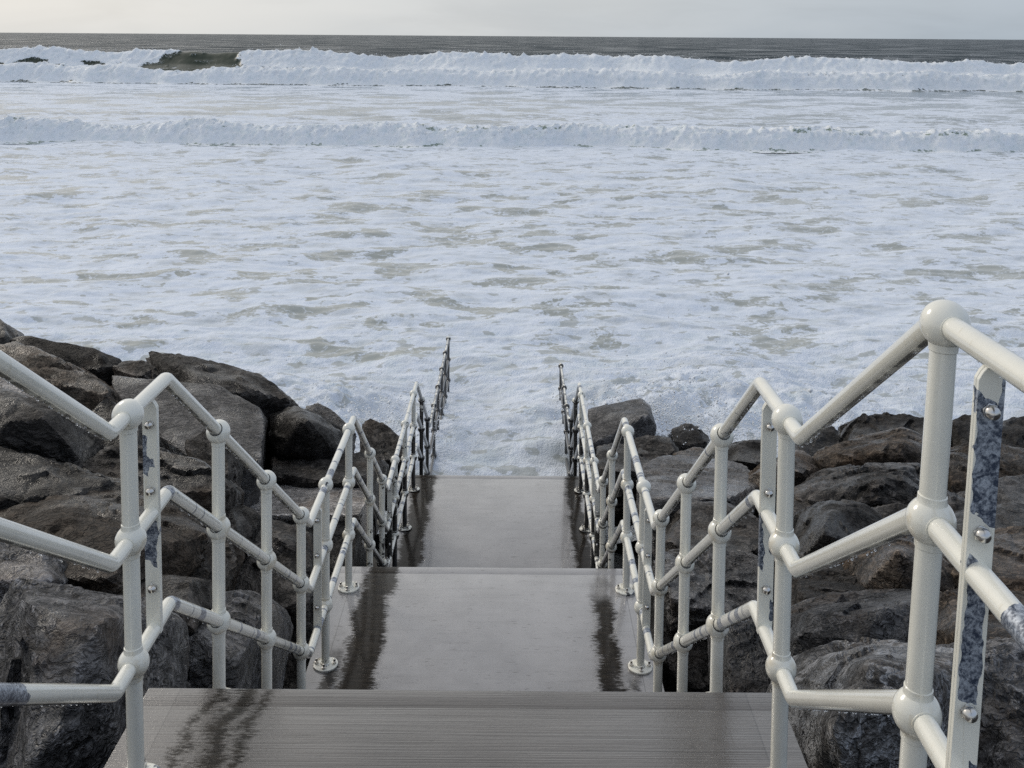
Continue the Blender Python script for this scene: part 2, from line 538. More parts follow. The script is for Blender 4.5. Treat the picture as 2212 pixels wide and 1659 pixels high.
M_SLATE = rockmat('wet_dark_slate', (0.0045, 0.0042, 0.0041), (0.058, 0.052, 0.047))
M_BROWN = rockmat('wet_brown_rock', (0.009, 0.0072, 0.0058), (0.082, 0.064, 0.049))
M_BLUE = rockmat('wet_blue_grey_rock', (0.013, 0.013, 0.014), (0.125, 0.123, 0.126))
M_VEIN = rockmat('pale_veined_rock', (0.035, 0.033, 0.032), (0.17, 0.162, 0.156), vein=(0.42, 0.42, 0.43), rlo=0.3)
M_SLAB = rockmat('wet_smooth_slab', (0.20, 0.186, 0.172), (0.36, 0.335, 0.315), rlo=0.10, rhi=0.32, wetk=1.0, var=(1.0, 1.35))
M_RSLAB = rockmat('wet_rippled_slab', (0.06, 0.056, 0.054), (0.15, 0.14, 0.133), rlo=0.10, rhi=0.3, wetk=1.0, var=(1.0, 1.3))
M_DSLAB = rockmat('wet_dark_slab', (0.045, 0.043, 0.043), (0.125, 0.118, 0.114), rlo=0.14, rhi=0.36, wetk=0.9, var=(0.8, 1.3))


def seamat(name, breaker=False):
    m, t = mat(name)
    p = t.pos()
    x, y, z = t.sep(p)
    cov = t.attr('cov')
    turb = t.attr('turb')
    p2 = t.comb(x, y, 0.0)
    wv = t.vm('SCALE', t.vm('SUBTRACT', t.noise(p2, 0.9, 3, 0.55, col=True), (0.5, 0.5, 0.5)), s=0.9)
    q = t.vm('MULTIPLY', t.vm('ADD', p2, wv), (0.72, 1.15, 1.0))
    n1 = t.noise(q, 0.62, 3, 0.5)
    n2 = t.noise(t.vm('ADD', q, (31, 7, 0)), 1.7, 4, 0.6)
    n3 = t.noise(p2, 9.0, 4, 0.65)
    if breaker:
        b3 = t.noise(p, 3.0, 5, 0.65)
        sig = t.m('ADD', t.m('MULTIPLY', b3, 0.7), t.m('MULTIPLY', t.noise(t.vm('MULTIPLY', p, (0.5, 1.2, 1.6)), 1.0, 4, 0.6), 0.5))
    else:
        n0 = t.noise(t.vm('MULTIPLY', p2, (0.20, 0.30, 1.0)), 1.0, 3, 0.55, 0.5)
        nl = t.fmix(t.ss(y, 45, 80), n1, n0)
        sig = t.m('ADD', t.m('ADD', t.m('MULTIPLY', nl, 0.62), t.m('MULTIPLY', n2, 0.38)), t.m('MULTIPLY', t.m('SUBTRACT', n3, 0.5), 0.15))
    foam = t.ss(t.m('SUBTRACT', cov, sig), -0.010, 0.016)
    if not breaker:
        sp = t.noise(t.vm('MULTIPLY', t.vm('ADD', p2, t.vm('SCALE', wv, s=0.4)), (0.8, 1.5, 1.0)), 2.3, 3, 0.55)
        foam = t.m('MULTIPLY', foam, t.ss(t.m('ADD', sp, t.m('MULTIPLY', n1, 0.35)), 0.755, 0.795, 1.0, 0.26))
    # lacy threads of foam left inside the open patches
    ed = t.vor(t.vm('ADD', q, t.vm('SCALE', t.noise(p2, 5, 3, 0.6, col=True), s=0.25)), 2.7, 'DISTANCE_TO_EDGE')
    lace = t.m('MULTIPLY', t.ss(ed, 0.015, 0.07, 1.0, 0.0), t.ss(n3, 0.38, 0.60))
    thin = t.ss(t.noise(t.vm('ADD', q, (3, 50, 0)), 1.1, 5, 0.62), 0.50, 0.66)          # thin, see-through foam
    thin2 = t.ss(t.noise(t.vm('MULTIPLY', t.vm('ADD', p2, wv), (0.5, 1.6, 1.0)), 3.3, 6, 0.7), 0.46, 0.66)
    foam_a = t.m('MULTIPLY', foam, t.fmix(t.m('ADD', t.m('MULTIPLY', thin, 0.55), t.m('MULTIPLY', thin2, 0.45)), 1.0, 0.90 if breaker else 0.44))
    foam_a = t.m('MAXIMUM', foam_a, t.m('MULTIPLY', lace, t.ss(cov, 0.25, 0.5, 0.0, 0.60)))
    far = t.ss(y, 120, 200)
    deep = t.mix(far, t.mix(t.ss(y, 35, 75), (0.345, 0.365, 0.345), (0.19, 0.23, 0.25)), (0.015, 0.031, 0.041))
    if breaker:
        deep = t.mix(t.ss(y, 60, 130), (0.22, 0.27, 0.22), (0.032, 0.044, 0.030))
    fc = t.mix(t.m('MULTIPLY', t.ss(t.noise(p, 2.3, 4, 0.6), 0.45, 0.7), t.fmix(turb, 0.15, 0.42)), (0.86, 0.88, 0.90) if breaker else (0.715, 0.765, 0.845), (0.66, 0.75, 0.75) if breaker else (0.56, 0.64, 0.66))
    wav = t.noise(t.vm('MULTIPLY', p2, (0.55, 1.0, 1.0)), 1.6, 5, 0.6)
    wavf = t.noise(t.vm('MULTIPLY', p2, (0.6, 1.0, 1.0)), 0.05, 8, 0.74)
    wb = t.bump(t.m('ADD', wav, t.m('MULTIPLY', wavf, 0.0 if breaker else t.fmix(far, 0.0, 6.0))), 0.2 if breaker else t.fmix(far, 0.18, 1.0), 0.15 if breaker else t.fmix(far, 0.10, 0.50))
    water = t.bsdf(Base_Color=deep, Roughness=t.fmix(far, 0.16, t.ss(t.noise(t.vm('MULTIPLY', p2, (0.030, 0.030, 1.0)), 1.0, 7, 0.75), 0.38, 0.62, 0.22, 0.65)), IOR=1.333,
                   Specular_IOR_Level=t.fmix(far, 0.5, 0.30), Normal=wb)
    fb = t.m('ADD', t.m('ADD', t.m('MULTIPLY', t.noise(p, 3.2, 5, 0.62), 1.0), t.m('MULTIPLY', t.noise(p, 17, 4, 0.68), 0.30)), t.m('MULTIPLY', t.vor(p, 34), t.fmix(turb, 0.05, 0.16)))
    fbn = t.bump(fb, t.fmix(turb, 0.28, 0.60), 0.14 if breaker else 0.12)
    fo = t.bsdf(Base_Color=fc, Roughness=0.75, Specular_IOR_Level=0.25, Normal=fbn)
    ms = t.n.new('ShaderNodeMixShader')
    t.put(ms.inputs[0], foam_a)
    t.l.new(water, ms.inputs[1])
    t.l.new(fo, ms.inputs[2])
    t.out(ms.outputs[0])
    return m


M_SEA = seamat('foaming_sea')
M_BREAK = seamat('breaker_foam', True)
m, t = mat('spray_drop')
t.out(t.bsdf(Base_Color=(0.86, 0.88, 0.90), Roughness=0.5))
M_SPRAY = m
m, t = mat('dark_rubble')
t.out(t.bsdf(Base_Color=t.mix(t.noise(t.pos(), 5, 5, .6), (0.012, 0.012, 0.012), (0.035, 0.033, 0.03)), Roughness=0.7,
             Normal=t.bump(t.noise(t.pos(), 7, 5, .6), 1.0, 0.1)))
M_RUB = m

# ------------------------------------------------------------------ stairway
Z0, Z1, Z2, Z3, Z4 = EYE - 1.55, EYE - 2.10, EYE - 3.63, EYE - 4.94, EYE - 6.12
HW = 1.01
stair = bpy.data.objects.new('concrete_stairway', None)
COL.objects.link(stair)
stair.location = (0, 3.25, 0)
tag(stair, 'wet concrete stairway with long landings running down into the foaming sea', None, None, 'structure')


def block(name, x0, x1, y0, y1, z0, z1, m, bev=0.012, groove=None):
    bm = bmesh.new()
    bmesh.ops.create_cube(bm, size=1)
    for v in bm.verts:
        v.co = Vector(((x0 + x1) / 2 + v.co.x * (x1 - x0), (y0 + y1) / 2 + v.co.y * (y1 - y0) - 3.25, (z0 + z1) / 2 + v.co.z * (z1 - z0)))
    bmesh.ops.bevel(bm, geom=list(bm.edges), offset=bev, segments=2, affect='EDGES', profile=0.6)
    me = bpy.data.meshes.new(name)
    bm.to_mesh(me)
    bm.free()
    me.polygons.foreach_set('use_smooth', np.full(len(me.polygons), True))
    me.set_sharp_from_angle(angle=R(35))
    return link(name, me, m, stair)


def flight(y0, z0, z1, n, tread, m):
    r = (z0 - z1) / n
    for k in range(1, n):
        zt = z0 - r * k
        block('step', -HW, HW, y0 + tread * (k - 1) + 0.001, y0 + tread * k - 0.001, zt - r - 0.35, zt, m, 0.01)


# landings: main slab, nosing strip with a joint in front of it, and edge strips at both sides
def landing(y0, y1, z, m, side=0.10):
    zb = z - 0.9
    block('landing_slab', -HW, HW, y0, y1 - 0.0885, zb, z, m, 0.002)
    block('nosing_strip', -HW, HW, y1 - 0.0880, y1, zb, z - 0.0006, m, 0.005)


LAND = [(-1.6, 1.85, Z0), (2.40, 3.197, Z1), (5.20, 6.83, Z2), (8.42, 11.275, Z3), (12.63, 17.3, Z4)]
FLIGHT = [(1.85, Z0, Z1, 3, 0.275), (3.197, Z1, Z2, 9, 0.25), (6.83, Z2, Z3, 7, 0.265), (11.275, Z3, Z4, 6, 0.27)]
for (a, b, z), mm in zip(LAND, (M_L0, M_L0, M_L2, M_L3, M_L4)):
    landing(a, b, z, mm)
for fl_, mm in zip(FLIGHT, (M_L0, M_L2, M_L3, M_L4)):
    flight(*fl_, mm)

# ------------------------------------------------------------------ railings
PR, RR, BR = 0.0230, 0.0213, 0.0425
PROF = [(-1.2, -0.50), (1.80, -0.50), (2.64, -1.052), (3.08, -1.056), (5.27, -2.575), (6.755, -2.575),
        (8.57, -3.885), (11.245, -3.885), (13.05, -5.076)]
OFFS = (0.0, -0.352, -0.700)


def rail_z(y, end=20):
    pr = PROF + [(end, -5.076)]
    return EYE + float(np.interp(y, [a for a, b in pr], [b for a, b in pr]))


def rail_slope(y):
    return (rail_z(y + 0.06) - rail_z(y - 0.06)) / 0.12


def floor_z(y):
    for (a, b, z) in LAND:
        if a <= y <= b:
            return z
    for (y0, z0, z1, n, tr) in FLIGHT:
        k = int((y - y0) // tr) + 1
        if 1 <= k < n:
            return z0 - (z0 - z1) / n * k
    return Z1


def fillet(pts, rad=0.07, n=7):
    out = [Vector(pts[0])]
    for i in range(1, len(pts) - 1):
        p, a, b = Vector(pts[i]), Vector(pts[i - 1]), Vector(pts[i + 1])
        u, v = (a - p).normalized(), (b - p).normalized()
        ang = u.angle(v)
        if ang > 3.05:
            out.append(p)
            continue
        tl = min(rad / math.tan(ang / 2), (a - p).length * .45, (b - p).length * .45)
        A, B = p + u * tl, p + v * tl
        for k in range(n + 1):
            s = k / n
            out.append(A * (1 - s) ** 2 + p * 2 * s * (1 - s) + B * s * s)
    out.append(Vector(pts[-1]))
    # even rings along straight runs so the paint attribute interpolates well
    res = [out[0]]
    for a, b in zip(out, out[1:]):
        L = (b - a).length
        for k in range(1, max(1, int(L / 0.12)) + 1):
            res.append(a.lerp(b, k / max(1, int(L / 0.12))))
    return res


def ball_mesh(slope, top):
    mb = MB()
    rings = [(0.0236, -0.0475), (0.0250, -0.0462), (0.0252, -0.0385)]
    a0 = math.asin(0.0262 / BR)
    a1 = math.pi - 0.05 if top else math.pi - a0
    for k in range(17):
        a = a0 + (a1 - a0) * k / 16
        rings.append((BR * math.sin(a), -BR * math.cos(a)))
    if not top:
        rings += [(0.0252, 0.0385), (0.0250, 0.0462), (0.0236, 0.0475)]
    mb.lathe(rings, 28)
    ax = Vector((0, 1, slope)).normalized()
    h = math.sqrt(BR ** 2 - 0.0235 ** 2)
    for s in (-1, 1):
        mb.lathe([(RR + .0003, h - 0.004), (0.0238, h - 0.002), (0.0236, h + 0.0012), (RR + .0003, h + 0.0016)], 24, ax * s, mi=0, cap=False)
        if slope:
            mb.lathe([(RR + .0002, h + 0.0017), (RR + .0028, h + 0.0017), (RR + .0002, h + 0.0030)], 24, ax * s, (0, 0, -0.0008), mi=1, cap=False)
    me = mb.mesh('ball_fitting', angle=30)
    me.materials.append(M_PAINT)
    me.materials.append(M_SEAM)
    return me


BALL = {(k, tp): ball_mesh(-0.69 * k, tp) for k in (0, 1) for tp in (0, 1)}
mb = MB().lathe([(0.058, 0), (0.069, 0), (0.0705, 0.003), (0.0705, 0.010), (0.068, 0.012), (0.030, 0.012), (0.027, 0.020), (0.0235, 0.022)], 28)
FLANGE = mb.mesh('base_flange')
FLANGE.materials.append(M_PAINT)
mb = MB().lathe([(0.0115, 0.0), (0.0115, 0.011), (0.0075, 0.0125), (0.0075, 0.022), (0.005, 0.027), (0.0015, 0.029)], 10)
ANCHOR = mb.mesh('anchor_nut', angle=30)
ANCHOR.materials.append(M_NUT)
mb = MB()
mb.lathe([(0.0135, 0), (0.0135, 0.0015), (0.0122, 0.002), (0.0122, 0.006)], 6)
mb.lathe([(0.0122, 0.006), (0.0119, 0.0088), (0.0103, 0.0135), (0.0068, 0.0170), (0.001, 0.0184)], 16)
DOME = mb.mesh('dome_nut', angle=35)
DOME.materials.append(M_NUT)

rnd = random.Random(5)
NEAR_D = {1.71, 2.8}


def lean_at(side, y):
    return float(np.interp(y, [1.775, 2.72], [0.050, 0.008]) if side > 0 else np.interp(y, [2.9, 3.5], [-0.016, 0.0])) if y < 6 else 0.0


def railing(side, end, posts, bars, label):
    X = 0.91 * side
    root = bpy.data.objects.new('railing', None)
    COL.objects.link(root)
    root.location = (X, 2.8, Z1)
    tag(root, label, 'railing', 'railings on both sides of the stairway')
    inv_ = Matrix.Translation((-X, -2.8, -Z1))

    def place(o, loc):
        o.location = Vector(loc) - root.location
        return o

    # the three rails run in lengths that butt against the joint plates
    cuts = [-1.2] + bars + [end]
    names = ('top_rail', 'middle_rail', 'bottom_rail')
    for j, off in enumerate(OFFS):
        for a, b in zip(cuts, cuts[1:]):
            ys = [a + (0.006 if j and a in bars else 0)] + [y for y, _ in PROF if a < y < b] + [b - (0.006 if j and b in bars else 0)]
            pts = [Vector((X + math.sin(lean_at(side, y)) * off, y, rail_z(y) + off)) for y in ys]
            o_pts = [p - Vector((X, 2.8, Z1)) for p in fillet(pts)]
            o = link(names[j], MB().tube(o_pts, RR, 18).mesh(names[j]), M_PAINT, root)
            yy = (a + b) / 2
            o['band'] = (0.05 if yy < 2.5 else (0.25, 0.50, 0.85)[j] if yy < 4.6 else (0.75, 0.85, 0.8)[j])
            o['chip'] = -0.2 if yy < 2.5 else (0.0 if yy < 4 else 0.15)
            if side > 0 and j == 1 and b < 2:
                o['bare_y'] = 1.47
            if side < 0 and j == 2 and b < 3:
                o['bare_y'] = 2.13
            o['rust'] = 0.0
    for (d, lean) in posts:
        lean = lean_at(side, d)
        zt = rail_z(d)
        zf = floor_z(d)
        h = zt - zf
        n = 12
        mb_ = MB().lathe([(PR, h * k / n) for k in range(n + 1)], 20)
        me = mb_.mesh('post')
        p = place(link('post', me, M_PAINT, root), (X, d, zf))
        p['chip'] = rnd.uniform(-0.05, 0.2) if d > 3 else -0.1
        p['band'] = 0.0
        p['rust'] = 0.0
        sl_ = rail_slope(d)
        for off in OFFS:
            bo = link('ball_fitting', BALL[(1 if sl_ < -0.3 else 0, 1 if off == 0 else 0)], None, p, (0, 0, h + off))
            bo['chip'] = 0.0 if d > 3 else -0.2
            bo['band'] = 0.0
            bo['rust'] = 0.0 if off == 0 else 0.24
        fl = link('base_flange', FLANGE, None, p, (0, 0, 0.0))
        fl['chip'] = 0.35
        fl['rust'] = 0.2
        for k in range(4):
            a = R(45 + 90 * k) if d > 7 else R(90 * k)
            link('anchor_nut', ANCHOR, None, p, (0.051 * math.cos(a), 0.051 * math.sin(a), 0.012))
        if lean:
            # leans about its top, where the rails hold it
            p.rotation_euler = (0, lean, 0)
            p.location.x -= math.sin(lean) * h
    for d in bars:
        zt = rail_z(d)
        L = 0.700 + 0.012
        wd, th = 0.0215, 0.0042
        V, Fc = [], []
        out = [(-wd, -L), (wd, -L), (wd, -RR - .018), (wd - 0.006, -RR - 0.006), (wd - 0.014, -RR + 0.004), (-wd + 0.014, -RR + 0.004), (-wd + 0.006, -RR - 0.006), (-wd, -RR - .018)]
        # rows so chips and edges are real geometry, two plates back to back
        mbv = bmesh.new()
        for yo in (-0.0048, 0.0048):
            f0 = [mbv.verts.new((x_, yo - th, z_)) for x_, z_ in out]
            f1 = [mbv.verts.new((x_, yo + th, z_)) for x_, z_ in out]
            mbv.faces.new(f0)
            mbv.faces.new(f1[::-1])
            for k in range(len(out)):
                k2 = (k + 1) % len(out)
                mbv.faces.new((f0[k2], f0[k], f1[k], f1[k2]))
        bmesh.ops.recalc_face_normals(mbv, faces=list(mbv.faces))
        bmesh.ops.bevel(mbv, geom=list(mbv.edges), offset=0.0008, segments=1, affect='EDGES')
        me = bpy.data.meshes.new('joint_plate')
        mbv.to_mesh(me)
        mbv.free()
        b_ = place(link('joint_plate', me, M_PAINT if d > 4 or d < 0 else (M_PLATE_LEFT if side < 0 else (M_PLATE_NEAR if d < 2 else M_PLATE_RIGHT)), root), (X, d, zt))
        b_['chip'] = 0.15 if d > 4 else -0.1
        b_['band'] = 0.0
        b_['rust'] = 0.05
        b_.rotation_euler = (0, lean_at(side, d), 0)
        for zo in (-0.088, -0.285, -0.575):
            for s_ in (-1, 1):
                nu = link('dome_nut', DOME, None, b_, (0, s_ * 0.0092, zo))
                nu.rotation_euler = (R(90) * (1 if s_ < 0 else -1), 0, 0)
    # drops hanging under the rails nearest the camera
    dv, df = [], []
    base = [(0, 0, -1.35), (0.8, 0, -0.45), (0, 0.8, -0.45), (-0.8, 0, -0.45), (0, -0.8, -0.45), (0.55, 0, 0.35), (0, 0.55, 0.35), (-0.55, 0, 0.35), (0, -0.55, 0.35), (0, 0, 0.6)]
    bf = [(0, 2, 1), (0, 3, 2), (0, 4, 3), (0, 1, 4)] + [(1 + k, 1 + (k + 1) % 4, 5 + (k + 1) % 4, 5 + k) for k in range(4)] + [(5 + k, 5 + (k + 1) % 4, 9) for k in range(4)]
    for off in OFFS:
        for y0, y1 in ((1.3, 5.3), (1.3, 5.3)):
            for _ in range(95 if off == 0 else 60):
                y = rnd.uniform(y0, y1)
                s_ = rnd.uniform(0.0012, 0.0038)
                ct = 1 / math.sqrt(1 + rail_slope(y) ** 2)
                c = Vector((rnd.gauss(0, 0.003), y - 2.8, rail_z(y) + off - RR / ct - s_ * 0.2 - Z1))
                b0 = len(dv)
                dv += [c + Vector(v) * s_ for v in base]
                df += [tuple(b0 + i for i in f) for f in bf]
    me = mesh('water_drops', [tuple(v) for v in dv], df)
    o = link('water_drops', me, M_DROP, root)
    o['kind'] = 'stuff'
    return root


BASEP = [3.63, 4.345, 5.065, 5.735, 6.555, 7.545, 8.26, 9.175, 10.03, 10.90, 11.88, 12.71, 13.79, 14.525, 15.31]
railing(-1, 16.93, [(0.4, 0), (1.6, 0), (2.775, 0.010)] + [(d, rnd.uniform(-.004, .006)) for d in BASEP] + [(16.09, 0), (16.86, 0)],
        [-0.2, 2.945, 5.50, 8.78], 'cream painted steel railing on the left of the stairs, reaching furthest into the sea')
railing(1, 15.6, [(0.4, 0), (1.775, 0.050), (2.775, 0.006)] + [(d, rnd.uniform(-.006, .004)) for d in BASEP[:-1]] + [(15.5, 0)],
        [1.60, 2.965, 5.53, 8.80], 'cream painted steel railing on the right, with the big post and peeling flat bar nearest')

# ------------------------------------------------------------------ boulders
_ico = {}


def ico(level):
    if level not in _ico:
        bm = bmesh.new()
        bmesh.ops.create_icosphere(bm, subdivisions=level, radius=1)
        _ico[level] = (np.array([v.co[:] for v in bm.verts]), np.array([[v.index for v in f.verts] for f in bm.faces]))
        bm.free()
    return _ico[level]


def hull_rock(pts, level, seed, m, label, amp=1.0, sharp=140, strata=1.0, cuts=6, name='boulder', minx=None):
    rg = np.random.RandomState(seed)
    pts = np.asarray(pts, float)
    bm = bmesh.new()
    for p in pts:
        bm.verts.new(p)
    bmesh.ops.convex_hull(bm, input=list(bm.verts))
    C = np.mean([v.co[:] for v in bm.verts if v.link_faces], axis=0)
    pl = []
    for f in bm.faces:
        n = np.array(f.normal[:])
        dd = float(n @ (np.array(f.verts[0].co[:]) - C))
        if dd < 0:
            n, dd = -n, -dd
        if dd > 1e-4 and f.calc_area() > 1e-5:
            if not any(np.dot(n, a) > 0.995 and abs(dd - b) < 0.05 * dd for a, b in pl):
                pl.append((n, dd))
    bm.free()
    ext = pts - C
    size = float(np.cbrt(np.prod(np.maximum(np.ptp(pts, axis=0), 0.1))))
    jt, _r = np.linalg.qr(rg.normal(size=(3, 3)))
    for k_ in range(cuts):
        n = jt[:, rg.randint(3)] * rg.choice([-1, 1]) + rg.normal(size=3) * 0.35
        n /= np.linalg.norm(n)
        sup = float((ext @ n).max())
        pl.append((n, sup * rg.uniform(0.76, 0.95)))
    Nn = np.array([a for a, b in pl])
    Dd = np.array([b for a, b in pl])
    dirs, faces = ico(level)
    ev, evec = np.linalg.eigh(np.cov(ext.T))
    A = evec @ np.diag(np.sqrt(np.maximum(ev, 0.05 * ev.max()))) @ evec.T
    v = dirs @ A.T
    v /= np.linalg.norm(v, axis=1)[:, None]
    q = np.maximum(v @ Nn.T / Dd, 0)
    mq = q.max(1)
    r = 1 / (mq * ((q / mq[:, None]) ** sharp).sum(1) ** (1 / sharp))
    P = v * r[:, None]
    # broken faces, ledges along the bedding, and grain
    bed = rg.normal(size=3) * np.array([0.5, 0.5, 1]) + np.array([0, 0, 1.0])
    bed /= np.linalg.norm(bed)
    o = rg.uniform(0, 90, 3)
    along = P @ bed
    Pb = P - np.outer(along, bed)
    lf = 3.2 / size
    d1 = fbm(P * lf * 0.6 + o, 3) * 0.016 * size
    d2 = fbm(P * lf * 1.6 + o + 5, 4, 0.55, True) * 0.006 * size
    # broken faces: patches that are tilted and stepped against their neighbours
    fr_ = np.zeros(len(P))
    for K, step, tilt, wob in ((20, 0.013, 0.07, 0.10), (140, 0.0055, 0.10, 0.05)):
        Q = (P + wob * size * np.stack([pn(P * lf * 1.1 + o + 11), pn(P * lf * 1.1 + o + 23), pn(P * lf * 1.1 + o + 37)], 1)).astype(np.float32)
        Q = Q + np.outer(Q @ bed, bed).astype(np.float32) * 0.9          # flat along the bedding
        sd = Q[rg.choice(len(Q), K, replace=False)]
        d2m = (Q ** 2).sum(1)[:, None] - 2 * Q @ sd.T + (sd ** 2).sum(1)[None]
        kk = d2m.argmin(1)
        gk = rg.normal(size=(K, 3)) * tilt
        fr_ += rg.uniform(-1, 1, K)[kk] * step * size + ((Q - sd[kk]) * gk[kk]).sum(1)
    d1 = d1 + np.clip(fr_, -0.05 * size, 0.035 * size) * min(1.0, strata + 0.2)
    w_ = along * lf * 2.6 + 0.9 * fbm(P * lf * 0.5 + o + 9, 3)
    led = pn(np.stack([Pb[:, 0] * lf * .8, Pb[:, 1] * lf * .8, w_ * 1.7], 1) + o)
    led2 = pn(np.stack([Pb[:, 0] * lf * 1.7, Pb[:, 1] * lf * 1.7, w_ * 5.1], 1) + o + 3)
    d3 = (np.tanh(led * 9) * 0.010 + np.tanh(led2 * 7) * 0.006) * size * strata
    d4 = fbm(P * lf * 5 + o, 3, 0.65, True) * 0.0035 * size
    # wrinkled cleavage: fine ridges running with the bedding
    wr = fbm(np.stack([Pb[:, 0] * lf * 1.6, Pb[:, 1] * lf * 1.6, along * lf * 6.5 + 1.6 * fbm(P * lf * .9 + o + 2, 2)], 1) + o + 6, 3, .6, True)
    d5 = wr * 0.0070 * size * strata + fbm(P * lf * 13 + o, 2, .6) * 0.0022 * size
    rr = np.linalg.norm(P, axis=1)
    amp = amp * 0.58
    P = P * (1 + (amp * (d1 + d2 + d3 + d4 + d5) / np.maximum(rr, 1e-3)).clip(-.4, .4))[:, None]
    P = P * 0.975
    if minx is not None:                    # keep clear of the stairway's flank
        xx = P[:, 0] + C[0]
        P[:, 0] = np.where(minx > 0, np.maximum(xx, minx + 0.02 * pn(P * 3)), np.minimum(xx, minx - 0.02 * pn(P * 3))) - C[0]
    me = mesh(name, P, faces)
    me.set_sharp_from_angle(angle=R(34))
    ob = link(name, me, m, None, tuple(C))
    tag(ob, label, 'boulder', 'rock armour boulders beside the stairway')
    return ob


_seed = [100]


def rock(label, poly, dt, db, m=None, ridge=(), thick=0.7, level=5, amp=1.0, strata=1.0, sharp=140, drop=0.55, cuts=7, seed=None):
    """poly: what the photo shows of it; dt, db: metres ahead at its top and bottom edge"""
    _seed[0] += 1
    ys = [p[1] for p in poly]
    y0, y1 = min(ys), max(ys)
    front = [pix(x, y, dt + (db - dt) * (y - y0) / (y1 - y0)) for x, y in poly]
    front += [pix(*p) for p in ridge]
    fr = np.array(front)
    c = fr.mean(0)
    back = c + (fr - c) * 0.82 + np.array([0, thick, -thick * drop])
    low = c + (fr - c) * 0.8 + np.array([0, thick * 0.3, -thick * 0.9])
    left = c[0] < 0
    return hull_rock(np.vstack([fr, back, low]), level, seed or _seed[0], m or M_SLATE, label, amp, sharp, strata, cuts, minx=(-1.05 if left else 1.05))


# left of the stairs, far to near
rock('dark rock tip at the far left edge, just above the left handrail', [(-70, 690), (-10, 684), (8, 697), (14, 725), (-40, 760)], 11.6, 10.6)
rock('long dark slab whose straight top slopes along the left skyline', [(5, 715), (60, 722), (130, 738), (200, 752), (246, 764), (247, 806), (170, 795), (90, 765), (30, 740)], 11.0, 10.4, M_SLATE, thick=1.0, amp=.7)
rock('rough brownish boulder below the sloping skyline slab on the left', [(5, 722), (70, 748), (150, 790), (205, 812), (238, 836), (238, 862), (190, 872), (120, 840), (20, 790), (-60, 770)], 10.2, 8.6, M_BROWN, thick=1.2, level=6)
rock('small rounded rock wedged in the dip of the left skyline', [(246, 768), (285, 770), (325, 785), (345, 800), (345, 812), (280, 808), (240, 812)], 10.6, 10.2, thick=0.7)
rock('large dark boulder whose peaked ridge tops the left skyline', [(296, 757), (330, 751), (420, 768), (500, 792), (555, 805), (600, 838), (628, 860), (622, 890), (575, 910), (500, 890), (380, 840), (310, 800)], 10.8, 9.6, M_SLATE, ridge=[(450, 820, 9.6)], thick=1.3, level=6)
rock('huge smooth wet slab tilting up under the peaked ridge on the left', [(238, 805), (330, 806), (450, 815), (560, 880), (578, 925), (575, 1000), (520, 1038), (470, 1030), (360, 935), (290, 880), (240, 870)], 9.8, 7.7, M_DSLAB, thick=0.9, level=6, amp=.55, strata=.5)
rock('dark angular boulder standing against the white water left of the stairs', [(582, 893), (640, 876), (690, 895), (745, 935), (742, 985), (690, 1000), (600, 990), (575, 945)], 9.9, 9.2, M_SLATE, ridge=[(660, 905, 9.0)], thick=0.9)
rock('narrow leaning slab behind the dark angular boulder on the left', [(655, 869), (685, 868), (712, 880), (760, 925), (755, 945), (700, 905), (660, 885)], 10.6, 10.1, M_DSLAB, thick=.7)
rock('dark pointed rock nearest the sea on the left, touching the railing', [(772, 915), (800, 902), (835, 920), (865, 945), (872, 990), (830, 1005), (780, 985)], 12.2, 11.4, M_SLATE, thick=0.8)
rock('layered flat rock with fine ridges below the dark angular boulder', [(580, 985), (640, 974), (700, 992), (760, 990), (835, 985), (858, 1010), (850, 1034), (700, 1036), (590, 1032)], 9.6, 8.6, M_SLATE, thick=.7, strata=1.6)
rock('flat pale wet block beside the third landing on the left', [(500, 1045), (610, 1034), (770, 1030), (800, 1060), (808, 1110), (700, 1112), (560, 1112), (490, 1080)], 9.0, 7.9, M_SLAB, thick=.5, level=6, amp=.35, strata=.4, sharp=160, cuts=2, drop=1.6)
rock('square dark block under the pale wet block, filling the gap by the steps', [(590, 1110), (700, 1112), (795, 1110), (815, 1160), (815, 1270), (700, 1270), (600, 1240)], 8.0, 7.4, M_SLATE, thick=1.0, amp=.7)
rock('smooth tan wet slab half hidden at the left edge behind the handrail', [(-60, 780), (10, 790), (90, 835), (150, 890), (165, 935), (150, 950), (60, 900), (-60, 830)], 8.4, 7.2, M_SLAB, thick=.6, amp=.4, strata=.4, level=6)
rock('blocky dark boulder at the left edge under the tan slab', [(-60, 825), (10, 838), (70, 870), (135, 885), (152, 930), (165, 1000), (120, 1010), (-60, 985)], 7.3, 6.7, M_SLATE, ridge=[(60, 900, 6.6)], thick=.9, level=6)
rock('narrow upright dark rock right of the blocky boulder on the left', [(140, 885), (165, 895), (172, 970), (160, 1015), (140, 1000), (128, 930)], 7.7, 7.2, M_BROWN, thick=.6)
rock('small dark boulder tucked behind the nearest left post', [(195, 870), (235, 862), (262, 880), (300, 930), (290, 985), (200, 985), (170, 930)], 8.0, 7.4, M_SLATE, thick=.7)
rock('fissured grey rock low behind the nearest left post', [(150, 995), (200, 965), (270, 955), (340, 975), (440, 1000), (490, 1050), (455, 1080), (330, 1060), (180, 1040)], 7.2, 6.3, M_SLATE, thick=.9, level=6, strata=1.5)
rock('low dark rock behind the second left post, under the smooth slab', [(395, 945), (440, 915), (480, 960), (495, 1010), (480, 1060), (420, 1030)], 7.6, 7.0, M_SLATE, thick=.6)
rock('long layered dark rock along the left edge above the brown boulder', [(-60, 955), (40, 975), (130, 1010), (262, 1040), (255, 1075), (120, 1065), (-60, 1090)], 6.6, 5.6, M_SLATE, thick=.8, strata=1.8, level=6)
